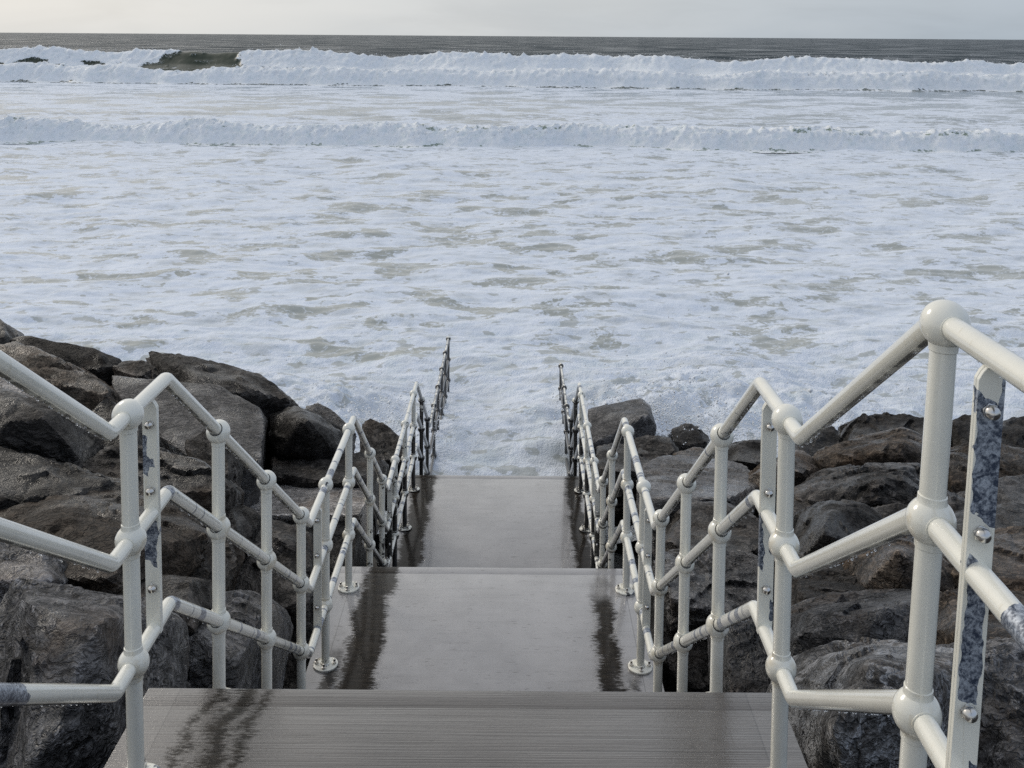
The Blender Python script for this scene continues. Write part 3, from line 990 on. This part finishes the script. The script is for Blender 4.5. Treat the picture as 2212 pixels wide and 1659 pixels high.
rock('broad rough brown boulder at the left edge below the layered rock', [(-60, 1110), (20, 1065), (120, 1042), (230, 1055), (300, 1085), (370, 1105), (455, 1160), (455, 1215), (300, 1250), (80, 1252), (-60, 1200)], 6.2, 4.6, M_BROWN, ridge=[(150, 1110, 5.1)], thick=1.1, level=6, strata=1.3)
rock('blue grey fractured rock low at the left edge under the middle rail', [(-60, 1150), (30, 1155), (95, 1190), (105, 1255), (60, 1275), (-60, 1275)], 4.8, 4.3, M_BLUE, thick=.5)
rock('near left boulder with a tall grey broken face beside the first landing', [(-40, 1252), (60, 1256), (160, 1290), (240, 1290), (300, 1330), (330, 1420), (325, 1500), (270, 1680), (60, 1760), (-60, 1760)], 4.0, 3.05, M_BLUE, ridge=[(40, 1330, 3.35), (230, 1350, 3.35), (110, 1500, 3.1)], thick=.7, level=6, strata=.8, sharp=160)
rock('grey boulder showing between the first two left posts', [(352, 1300), (420, 1275), (520, 1280), (565, 1310), (590, 1400), (595, 1500), (500, 1560), (380, 1560), (345, 1450)], 5.0, 4.3, M_BLUE, ridge=[(430, 1350, 4.4)], thick=.8, level=6)
rock('black hollowed rock in shade behind the left flight of posts', [(360, 1130), (450, 1110), (560, 1112), (640, 1125), (672, 1200), (670, 1300), (560, 1330), (400, 1290), (350, 1210)], 6.9, 6.0, M_SLATE, thick=.9, level=6, amp=1.3)
rock('dark rounded rock at the foot of the left flight', [(600, 1330), (640, 1310), (675, 1350), (680, 1470), (640, 1520), (595, 1500)], 6.3, 5.7, M_SLATE, thick=.6)
rock('dark rock under the fissured grey rock, left of the second post', [(300, 1090), (380, 1060), (460, 1075), (560, 1110), (560, 1150), (430, 1170), (330, 1150)], 6.9, 6.3, M_SLATE, thick=.7)
rock('flat dark rock behind the near left boulder', [(100, 1250), (210, 1240), (330, 1245), (420, 1260), (420, 1320), (300, 1330), (130, 1300)], 4.9, 4.4, M_SLATE, thick=.7)

# right of the stairs, far to near
rock('flat topped wet slab just right of the railing, in front of the spray', [(1268, 885), (1330, 868), (1386, 857), (1408, 876), (1420, 925), (1410, 948), (1330, 955), (1268, 962)], 13.6, 12.4, M_DSLAB, ridge=[(1300, 940, 12.5), (1404, 900, 12.6)], thick=1.0, amp=.5, strata=.5, sharp=160, cuts=1)
rock('small black rock at the foot of the flat topped slab', [(1365, 950), (1400, 938), (1450, 945), (1475, 965), (1440, 985), (1370, 985)], 12.0, 11.4, M_SLATE, thick=.6)
rock('black boulder caught in the white spray on the right', [(1452, 925), (1480, 913), (1520, 918), (1537, 935), (1530, 955), (1480, 962), (1452, 950)], 12.8, 12.4, M_SLATE, thick=.7)
rock('low dark rock in front of the spray covered boulder', [(1455, 978), (1500, 966), (1545, 975), (1530, 990), (1470, 992)], 11.6, 11.1, M_BROWN, thick=.5)
rock('dark jagged rock behind the second right post, below the spray', [(1560, 955), (1600, 945), (1650, 948), (1680, 975), (1660, 1005), (1590, 995), (1550, 980)], 11.2, 10.4, M_SLATE, thick=.8)
rock('broad flat rippled slab lying right of the railing', [(1385, 1000), (1430, 980), (1530, 985), (1610, 1005), (1650, 1040), (1648, 1085), (1520, 1095), (1400, 1088), (1375, 1040)], 10.6, 8.0, M_RSLAB, thick=.7, level=6, amp=.55, strata=1.3, drop=1.0)
rock('layered rock between the railing and the flat topped slab', [(1290, 965), (1340, 960), (1420, 972), (1440, 1000), (1385, 1020), (1330, 1030), (1290, 1010)], 11.8, 10.6, M_SLATE, thick=.8, strata=1.8)
rock('wedge shaped rock behind the right joint plate', [(1622, 1022), (1680, 985), (1725, 968), (1755, 985), (1782, 1015), (1750, 1045), (1650, 1055), (1620, 1045)], 9.6, 8.9, M_BROWN, ridge=[(1722, 1000, 8.8)], thick=.8)
rock('black upright rock left of the big ridged boulder on the right', [(1715, 948), (1760, 930), (1800, 915), (1818, 940), (1815, 980), (1770, 1000), (1715, 980)], 11.0, 10.4, M_SLATE, thick=.8)
rock('skyline boulder under the right handrail, against the surf', [(1815, 935), (1850, 902), (1885, 889), (1950, 892), (2000, 905), (2050, 925), (2050, 960), (1900, 960), (1820, 955)], 11.6, 10.8, M_SLATE, thick=1.0, level=6)
rock('big ridged grey brown boulder right of the near left-hand right post', [(1772, 982), (1800, 960), (1880, 945), (1950, 922), (1990, 940), (2030, 975), (2035, 1020), (1960, 1030), (1800, 1008), (1775, 998)], 10.0, 8.8, M_BROWN, ridge=[(1950, 960, 8.9)], thick=1.0, level=6, strata=1.2)
rock('craggy boulder with small puddles on top on the right', [(1715, 1060), (1780, 1020), (1870, 1012), (1960, 996), (1990, 1000), (2010, 1050), (2000, 1100), (1930, 1110), (1830, 1085), (1720, 1075)], 8.8, 7.2, M_SLATE, ridge=[(1940, 1030, 7.6)], thick=.9, level=6, strata=1.5)
rock('dark low rock beneath the craggy boulder on the right', [(1718, 1070), (1790, 1075), (1830, 1090), (1820, 1125), (1740, 1130), (1712, 1110)], 7.8, 7.2, M_SLATE, thick=.6)
rock('black blunt boulder behind the middle rail on the right', [(1720, 1170), (1760, 1095), (1790, 1078), (1870, 1085), (1910, 1110), (1930, 1180), (1890, 1240), (1760, 1235), (1718, 1220)], 6.9, 6.2, M_SLATE, ridge=[(1800, 1120, 6.1)], thick=.9, level=6, strata=.7)
rock('reddish brown peaked boulder left of the big right post', [(1862, 1215), (1885, 1170), (1935, 1147), (1990, 1155), (2050, 1190), (2080, 1240), (2060, 1285), (1950, 1290), (1870, 1260)], 5.9, 5.2, M_BROWN, ridge=[(1940, 1190, 5.2)], thick=.7, level=6)
rock('dark humped rock behind the right flight of posts', [(1432, 1110), (1490, 1085), (1560, 1090), (1640, 1105), (1700, 1135), (1700, 1190), (1600, 1200), (1480, 1190), (1430, 1160)], 8.0, 7.0, M_SLATE, thick=.8, level=6)
rock('wet knobbly rock with puddles behind the right flight', [(1435, 1195), (1520, 1182), (1620, 1190), (1660, 1215), (1650, 1280), (1560, 1310), (1450, 1290), (1432, 1240)], 7.0, 6.1, M_DSLAB, thick=.8, level=6, amp=1.5, strata=1.6)
rock('black rock low behind the lowest right post', [(1430, 1300), (1480, 1285), (1560, 1300), (1590, 1360), (1570, 1470), (1480, 1500), (1432, 1420)], 6.6, 6.1, M_SLATE, thick=.7)
rock('grey rock filling the gap below the right joint plate', [(1568, 1340), (1620, 1305), (1690, 1310), (1720, 1370), (1715, 1470), (1650, 1530), (1580, 1500)], 5.2, 4.6, M_BLUE, thick=.7, level=6)
rock('long layered rock with a puddle, behind the low right rail', [(1715, 1250), (1800, 1225), (1900, 1228), (2000, 1245), (2060, 1270), (2020, 1300), (1880, 1310), (1730, 1320)], 5.9, 4.9, M_SLATE, thick=.7, level=6, strata=1.7)
rock('pale topped dark boulder with a long sharp edge on the right', [(1718, 1330), (1770, 1306), (1860, 1290), (1990, 1276), (2060, 1290), (2060, 1370), (1960, 1400), (1800, 1420), (1720, 1390)], 5.0, 4.2, M_BLUE, ridge=[(1760, 1325, 4.5), (1960, 1305, 4.5)], thick=.7, level=6, sharp=160)
rock('near right boulder streaked with white mineral veins', [(1735, 1545), (1760, 1475), (1830, 1420), (1900, 1385), (1970, 1395), (2090, 1400), (2150, 1480), (2160, 1640), (2080, 1760), (1850, 1800), (1745, 1680)], 3.75, 2.95, M_VEIN, ridge=[(1880, 1430, 3.2), (1800, 1560, 3.0), (2020, 1440, 3.15)], thick=.8, level=6, strata=.9)
rock('dark layered boulder at the bottom right corner behind the flat bar', [(2085, 1440), (2160, 1400), (2290, 1380), (2330, 1500), (2330, 1760), (2180, 1800), (2100, 1660)], 3.5, 2.75, M_BLUE, thick=.7, level=6, strata=1.5)
rock('flat brown grey rock at the right edge below the galvanised rail', [(2050, 1290), (2130, 1275), (2300, 1290), (2310, 1370), (2180, 1405), (2060, 1370)], 4.7, 3.9, M_BROWN, thick=.8, level=6, strata=1.3)
rock('rounded rock at the right edge behind the bent handrail', [(2135, 930), (2180, 905), (2260, 890), (2290, 960), (2200, 975), (2140, 965)], 10.6, 9.8, M_SLATE, thick=.9)
rock('dark skyline rock between the big post and the flat bar', [(2050, 910), (2085, 893), (2115, 900), (2150, 925), (2140, 965), (2060, 955)], 11.2, 10.6, M_SLATE, thick=.8)
rock('blocky brown boulder directly behind the peeling flat bar', [(2045, 965), (2110, 945), (2190, 960), (2290, 985), (2300, 1060), (2180, 1080), (2070, 1080), (2050, 1030)], 9.4, 8.3, M_BROWN, thick=.9, level=6)
rock('smooth grey boulder at the right edge, upper of the three stacked', [(2120, 1060), (2170, 1030), (2270, 1020), (2320, 1080), (2290, 1120), (2160, 1125)], 7.9, 7.1, M_DSLAB, thick=.8)
rock('dark rounded boulder at the right edge, middle of the three stacked', [(2060, 1120), (2130, 1090), (2230, 1080), (2310, 1110), (2310, 1170), (2150, 1180), (2060, 1165)], 6.9, 6.2, M_SLATE, thick=.8)
rock('brown boulder at the right edge, lowest of the three stacked', [(2065, 1190), (2140, 1165), (2230, 1130), (2320, 1150), (2320, 1270), (2180, 1280), (2070, 1250)], 6.0, 5.1, M_BROWN, thick=.8, level=6)
rock('dark gap rock behind the foot of the big right post', [(1990, 1060), (2060, 1040), (2110, 1080), (2100, 1180), (2020, 1200), (1985, 1130)], 7.6, 6.9, M_SLATE, thick=.7)
rock('small dark rock between the black blunt boulder and the brown peak', [(1880, 1100), (1960, 1080), (2030, 1110), (2040, 1180), (1950, 1200), (1880, 1170)], 7.2, 6.6, M_SLATE, thick=.7)

# ------------------------------------------------------------------ rubble slope under the boulders
nx, ny = 90, 70
gx, gy = np.meshgrid(np.linspace(-16, 16, nx), np.linspace(-4, 24, ny))
prof = np.interp(gy, [-4, 1.8, 3.2, 7, 11.4, 14, 24], [Z0 - .75, Z0 - .75, Z1 - .95, Z2 - 1.0, Z3 - 1.0, -1.1, -3.2])
prof = prof + np.where(np.abs(gx) > 1.6, 0.18, 0) * pn(np.stack([gx.ravel() * 1.1, gy.ravel() * 1.1, gx.ravel() * 0], 1)).reshape(gx.shape) * 2
gr = link('ground', mesh('ground', np.stack([gx, gy, prof], -1).reshape(-1, 3), grid_faces(ny, nx)), M_RUB)
tag(gr, 'dark rubble slope under the rock armour', None, None, 'structure')

# ------------------------------------------------------------------ sea
def vrows():
    d = [11.6]
    while d[-1] < 9000:
        y = d[-1]
        d.append(y + max(0.045, 0.00030 * y * y))
        if len(d) > 900:
            break
    return np.array(d)


rows = np.concatenate([np.arange(11.6, 20, 0.055), 20 * np.exp(np.cumsum(np.full(400, 0.0)))[:0]])
yy = [rows[-1]]
while yy[-1] < 12000:
    y = yy[-1]
    st_ = y * y / (EYE * F) * (1.15 if y < 150 else 0.40)     # rows closer than the picture's own
    yy.append(y + min(max(st_, 0.055), 0.035 * y + 0.2))
rows = np.concatenate([rows, yy[1:]])
tt = np.linspace(-1, 1, 640)
wing = 1 + np.cumsum(np.linspace(0.004, 0.09, 44))
tt = np.concatenate([-wing[::-1], tt, wing])
NC = len(tt)
RX = tt[None, :] * (rows[:, None] * 0.62 + 4.0) + 0 * rows[:, None]
RY = np.repeat(rows[:, None], NC, 1)
X_, Y_ = RX.ravel(), RY.ravel()
cell = np.maximum(np.repeat(np.gradient(rows)[:, None], NC, 1).ravel(), (rows[:, None] * 1.24 / 640 * np.maximum(1, 6 * (np.abs(tt[None]) - 0.9)) + 0 * RX).ravel())


def lod(wl):
    return sstep(wl / cell, 2.0, 5.0)


zs = np.zeros_like(X_)
e0 = np.zeros_like(X_)
near = 1 - sstep(Y_, 17, 24)
off = sstep(Y_, 150, 190)
surf = 1 - off
P3 = lambda sx, sy, o=0.0: np.stack([X_ * sx, Y_ * sy, e0 + o], 1)
zs += surf * 0.10 * pn(P3(0.10, 0.20)) * lod(5)
zs += surf * (0.15 + 0.03 * near) * fbm(P3(0.30, 0.58, 3), 2) * lod(2.0)
zs += surf * (0.050 + 0.035 * near) * fbm(P3(0.9, 2.1, 5), 3) * lod(0.6)
zs += near * 0.03 * fbm(P3(5.5, 5.5, 7), 2, .5, True) * lod(0.2)
zs += off * (0.85 * pn(P3(0.022, 0.045, 9)) + 0.75 * fbm(P3(0.06, 0.10, 2), 2)) * lod(12)
zs += off * 0.22 * fbm(P3(0.25, 0.45, 4), 2) * lod(3)
zs *= np.where(Y_ > 3000, 0.2, 1)
# wash running up over the lowest landing and the rocks
wash = 1 - sstep(Y_, 12.5, 20)
zs += 0.16 * wash
# humps of broken water against the rocks
rh = np.exp(-((X_ - 3.2) / 2.6) ** 2 - ((Y_ - 15.6) / 1.6) ** 2) * 0.32 + np.exp(-((X_ + 3.0) / 1.6) ** 2 - ((Y_ - 15.0) / 1.6) ** 2) * 0.3
zs += rh * (1 + 0.5 * fbm(P3(0.9, 0.9, 8), 2) + 0.35 * fbm(P3(3.1, 3.1, 4), 3, .55, True))
cov = np.interp(Y_, [11, 16, 19, 24, 35, 50, 58, 75, 112, 124, 150, 165, 172, 12000], [.80, .70, .585, .548, .552, .565, .64, .505, .53, .66, .62, .45, .20, .18])
big = pn(np.stack([X_ / 14, Y_ / 14, e0 + 1], 1))
cov = cov + np.where(Y_ < 112, 0.055 * big, 0.02 * big)
cov = cov + 0.10 * np.exp(-(X_ / 1.1) ** 2) * (1 - sstep(Y_, 18, 21)) + 0.15 * np.clip(rh, 0, 1)
cov = cov - 0.14 * sstep(X_, 8, 45) * sstep(Y_, 95, 108) * (1 - sstep(Y_, 118, 122)) * (0.6 + 0.8 * pn(np.stack([X_ / 9, Y_ / 7, e0], 1)))
turb = np.clip(near + rh * 2, 0, 1)
sea = link('sea_water', mesh('sea_water', np.stack([X_, Y_, zs], 1), grid_faces(len(rows), NC), True, {'cov': cov, 'turb': turb}), M_SEA)
tag(sea, 'foam covered sea reaching from the stairs to the horizon', None, None, 'structure')
print('sea rows', len(rows))


def breaker(name, label, d, halfw, dxs, h, width, seed, prof, covf, bend=0.0, amp=1.0, hv=None):
    """a broken roller: profile swept along the crest, its surface billowed"""
    xs = np.arange(-halfw, halfw, dxs)
    pr = np.array(prof)
    s = np.concatenate([[0], np.cumsum(np.linalg.norm(np.diff(pr, axis=0), axis=1))])
    ns = max(24, int(s[-1] * h / dxs * 0.8))
    sv = np.linspace(0, s[-1], ns)
    py, pz = np.interp(sv, s, pr[:, 0]), np.interp(sv, s, pr[:, 1])
    Xg, Sg = np.meshgrid(xs, np.arange(ns), indexing='ij')
    x = Xg.ravel()
    z0_ = np.zeros_like(x)
    k = Sg.ravel()
    hh = h * (1 + 0.36 * pn(np.stack([x / (h * 5), z0_ + seed, z0_], 1)) + 0.10 * pn(np.stack([x / (h * 1.5), z0_ + seed, z0_ + 5], 1)))
    if hv is not None:
        hh = hh * hv(x)
    line = d + bend * x + width * pn(np.stack([x / (h * 9), z0_ + seed + 3, z0_], 1))
    toe = h * 0.55 * pn(np.stack([x / (h * 2.2), z0_ + seed + 8, z0_], 1)) * np.where(py[k] < 0, np.abs(py[k]), 0)
    Y = line + py[k] * hh + toe
    Z = pz[k] * hh
    P = np.stack([x, Y, Z], 1)
    env = np.sin(np.pi * np.clip(pz[k], 0, 1) ** 0.6 * 0.5) * np.where(py[k] > 0.2, np.exp(-(py[k] - 0.2) * 1.2), 1)
    cv = covf(x, py[k], pz[k])
    wht = sstep(cv, 0.35, 0.75)
    b1 = fbm(P / h * 1.5 + seed, 3, 0.55, True)
    b2 = fbm(P / h * 4.5 + seed, 3, 0.6, True)
    b3 = fbm(P / h * 12 + seed, 2, 0.6, True)
    D = (0.125 * b1 + 0.055 * b2 + 0.035 * b3) * hh * env * amp * (0.12 + 0.88 * wht)
    ny_ = np.where(py[k] < 0.15, -0.75, 0.2)
    P[:, 1] += D * ny_
    P[:, 2] += D * 0.75 * env
    # tufts thrown up along the crest
    cr = np.exp(-((pz[k] - 1) / 0.12) ** 2)
    tuft = np.maximum(0, fbm(np.stack([x / (h * .45), z0_ + seed, z0_ + 2], 1), 3, .6)) * 0.22 * hh * wht
    P[:, 2] += cr * tuft
    P[:, 2] -= 0.05
    o = link(name, mesh(name, P, grid_faces(len(xs), ns), True, {'cov': cv, 'turb': np.clip(wht, 0, 1)}), M_BREAK)
    tag(o, label, None, None, 'structure')
    return P, cr * wht


ROLL_P = [(-1.9, 0.0), (-1.35, 0.10), (-1.05, 0.34), (-0.85, 0.55), (-0.55, 0.80), (-0.2, 0.97), (0.1, 1.0), (0.6, 0.86), (1.6, 0.5), (3.2, 0.16), (5.0, 0.0)]
WALL_P = [(-2.6, 0.0), (-1.6, 0.12), (-0.95, 0.36), (-0.55, 0.64), (-0.28, 0.86), (-0.06, 0.98), (0.12, 1.0), (0.5, 0.9), (1.5, 0.52), (3.2, 0.16), (5.5, 0.0)]
xn = lambda x, d: x / d                     # tangent of the bearing, to keep the wave sections apart
tufts = []
A = breaker('breaking_wave', 'nearest broken roller, a low white bank of foam across the sea', 55.5, 56, 0.085, 0.98, 1.6, 11, ROLL_P,
            lambda x, a, b: np.where(a > 0.5, 0.62, 0.84) - 0.12 * sstep(b, .6, .9) * (1 + 1.2 * pn(np.stack([x / 3.5, b * 2, x * 0], 1))) - 0.2 * sstep(.16 + .14 * pn(np.stack([x / 1.6, b * 0, x * 0 + 3], 1)) - b, 0, .08), bend=-0.03, hv=lambda x: 1.0 + 0.26 * pn(np.stack([x / 8, x * 0 + 2, x * 0], 1)))
B = breaker('breaking_wave', 'second roller, a white foam bank before the outermost breaker', 120, 115, 0.21, 1.75, 3.0, 23, ROLL_P,
            lambda x, a, b: np.where(a > 0.5, 0.6, 0.86) - 0.10 * sstep(b, .6, .9) * (1 + 1.2 * pn(np.stack([x / 6, b * 2, x * 0 + 4], 1))) - 0.28 * sstep(.14 + .16 * pn(np.stack([x / 3, b * 0, x * 0 + 3], 1)) - b, 0, .08), bend=-0.05, hv=lambda x: 1.0 + 0.22 * pn(np.stack([x / 17, x * 0 + 5, x * 0], 1)))


def cov_outer(x, a, b):
    u0 = (x / 160) * F + 1109               # bearing across the view
    n1_ = pn(np.stack([x * 0.35, b * 3, x * 0 + 2], 1))
    n2_ = fbm(np.stack([x * 0.45 + b * 2.5, b * 7 - x * 0.3, x * 0 + 7], 1), 3)
    u = u0 + 26 * n1_ + 12 * n2_
    openf = sstep(u - 80 * b, 275, 305) * (1 - sstep(u + 34 * b, 530, 548))
    left = (1 - sstep(u, 200, 320)) * sstep(0.55 + 0.25 * n1_ - b, 0, 0.15) * sstep(n1_ + .35 * n2_, -.15, .25) * 0.6
    c = 0.90 - 0.66 * openf - left
    c = c + openf * 0.34 * sstep(n2_ + 0.4 * n1_, 0.34, 0.48) * (1 - sstep(u0, 400, 500))
    und = np.exp(-((u0 - 630) / 170) ** 2) * sstep(0.26 + 0.14 * n1_ - b, 0, 0.08) * 0.6
    und2 = sstep(0.12 + 0.08 * n2_ - b, 0, 0.05) * 0.25  # thins the foam to paint the dark shade along the toe
    return np.where(a > 0.45, 0.30, c - np.maximum(und, und2))


Cc = breaker('breaking_wave', 'outermost tall breaker with one dark green unbroken face at left', 162, 160, 0.27, 2.75, 3.0, 37, WALL_P, cov_outer, bend=-0.03, amp=0.85, hv=lambda x: (1.0 - 0.14 * sstep(x, -20, 60)) * (1 + 0.16 * pn(np.stack([x / 22, x * 0 + 8, x * 0], 1))) + 0.20 * np.exp(-((x + 48) / 10) ** 2))

# ------------------------------------------------------------------ spray
OCT = np.array([(1, 0, 0), (-1, 0, 0), (0, 1, 0), (0, -1, 0), (0, 0, 1), (0, 0, -1)], float)
OF = np.array([(0, 2, 4), (2, 1, 4), (1, 3, 4), (3, 0, 4), (2, 0, 5), (1, 2, 5), (3, 1, 5), (0, 3, 5)])


def spray(name, pts, sizes, label):
    pts, sizes = np.asarray(pts), np.asarray(sizes)
    V = (pts[:, None, :] + OCT[None] * sizes[:, None, None]).reshape(-1, 3)
    Fq = (OF[None] + (np.arange(len(pts)) * 6)[:, None, None]).reshape(-1, 3)
    o = link(name, mesh(name, V, Fq), M_SPRAY)
    tag(o, label, 'spray', None, 'stuff')


rs = np.random.RandomState(3)
pts, sz = [], []
# bursts of drops where the wash hits the rocks on the right, beyond the railing and on the left
for (x, y, d, n, sx, sy, hh) in ((1500, 930, 13.6, 3200, .6, .5, .8), (1345, 868, 14.3, 1500, .55, .3, .45), (1620, 930, 13.0, 2000, .9, .5, .55), (1800, 900, 12.9, 1500, .8, .4, .5),
                                 (1470, 945, 12.5, 900, .32, .2, .25), (1960, 885, 13.2, 1200, .9, .4, .35), (1240, 1000, 13.6, 500, .12, .7, .25), (950, 1000, 13.9, 500, .12, .7, .22),
                                 (830, 900, 13.6, 1300, .5, .5, .3), (680, 850, 13.4, 1200, .7, .5, .3), (2110, 880, 13.0, 900, .8, .4, .35)):
    c = pix(x, y, d)
    q = rs.normal(size=(n, 3)) * np.array([sx, sy, 0])
    q[:, 2] = rs.exponential(0.35, n) * hh * np.exp(-(q[:, 0] / sx) ** 2 * .4) * (1 + 1.2 * pn(np.stack([q[:, 0] * 5, q[:, 1] * 2, q[:, 0] * 0 + x], 1)))
    base_z = np.minimum(c[2], 0.75)
    pts.append(q + np.array([c[0], c[1], base_z - 0.1]))
    sz.append(rs.gamma(2.0, 0.0030, n) + 0.0020)
for (P, wgt), n, s0 in ((A, 2600, 0.010), (B, 2200, 0.022), (Cc, 3000, 0.032)):
    pr_ = wgt / wgt.sum()
    i = rs.choice(len(P), n, p=pr_)
    q = P[i] + rs.normal(size=(n, 3)) * s0 * np.array([8, 6, 0])
    q[:, 2] += rs.exponential(1.0, n) * s0 * 7
    pts.append(q)
    sz.append(rs.gamma(2.0, s0 * .35, n) + s0 * .3)
spray('sea_spray', np.vstack(pts), np.concatenate(sz), 'white drops of spray flying off the breakers and wet rocks')
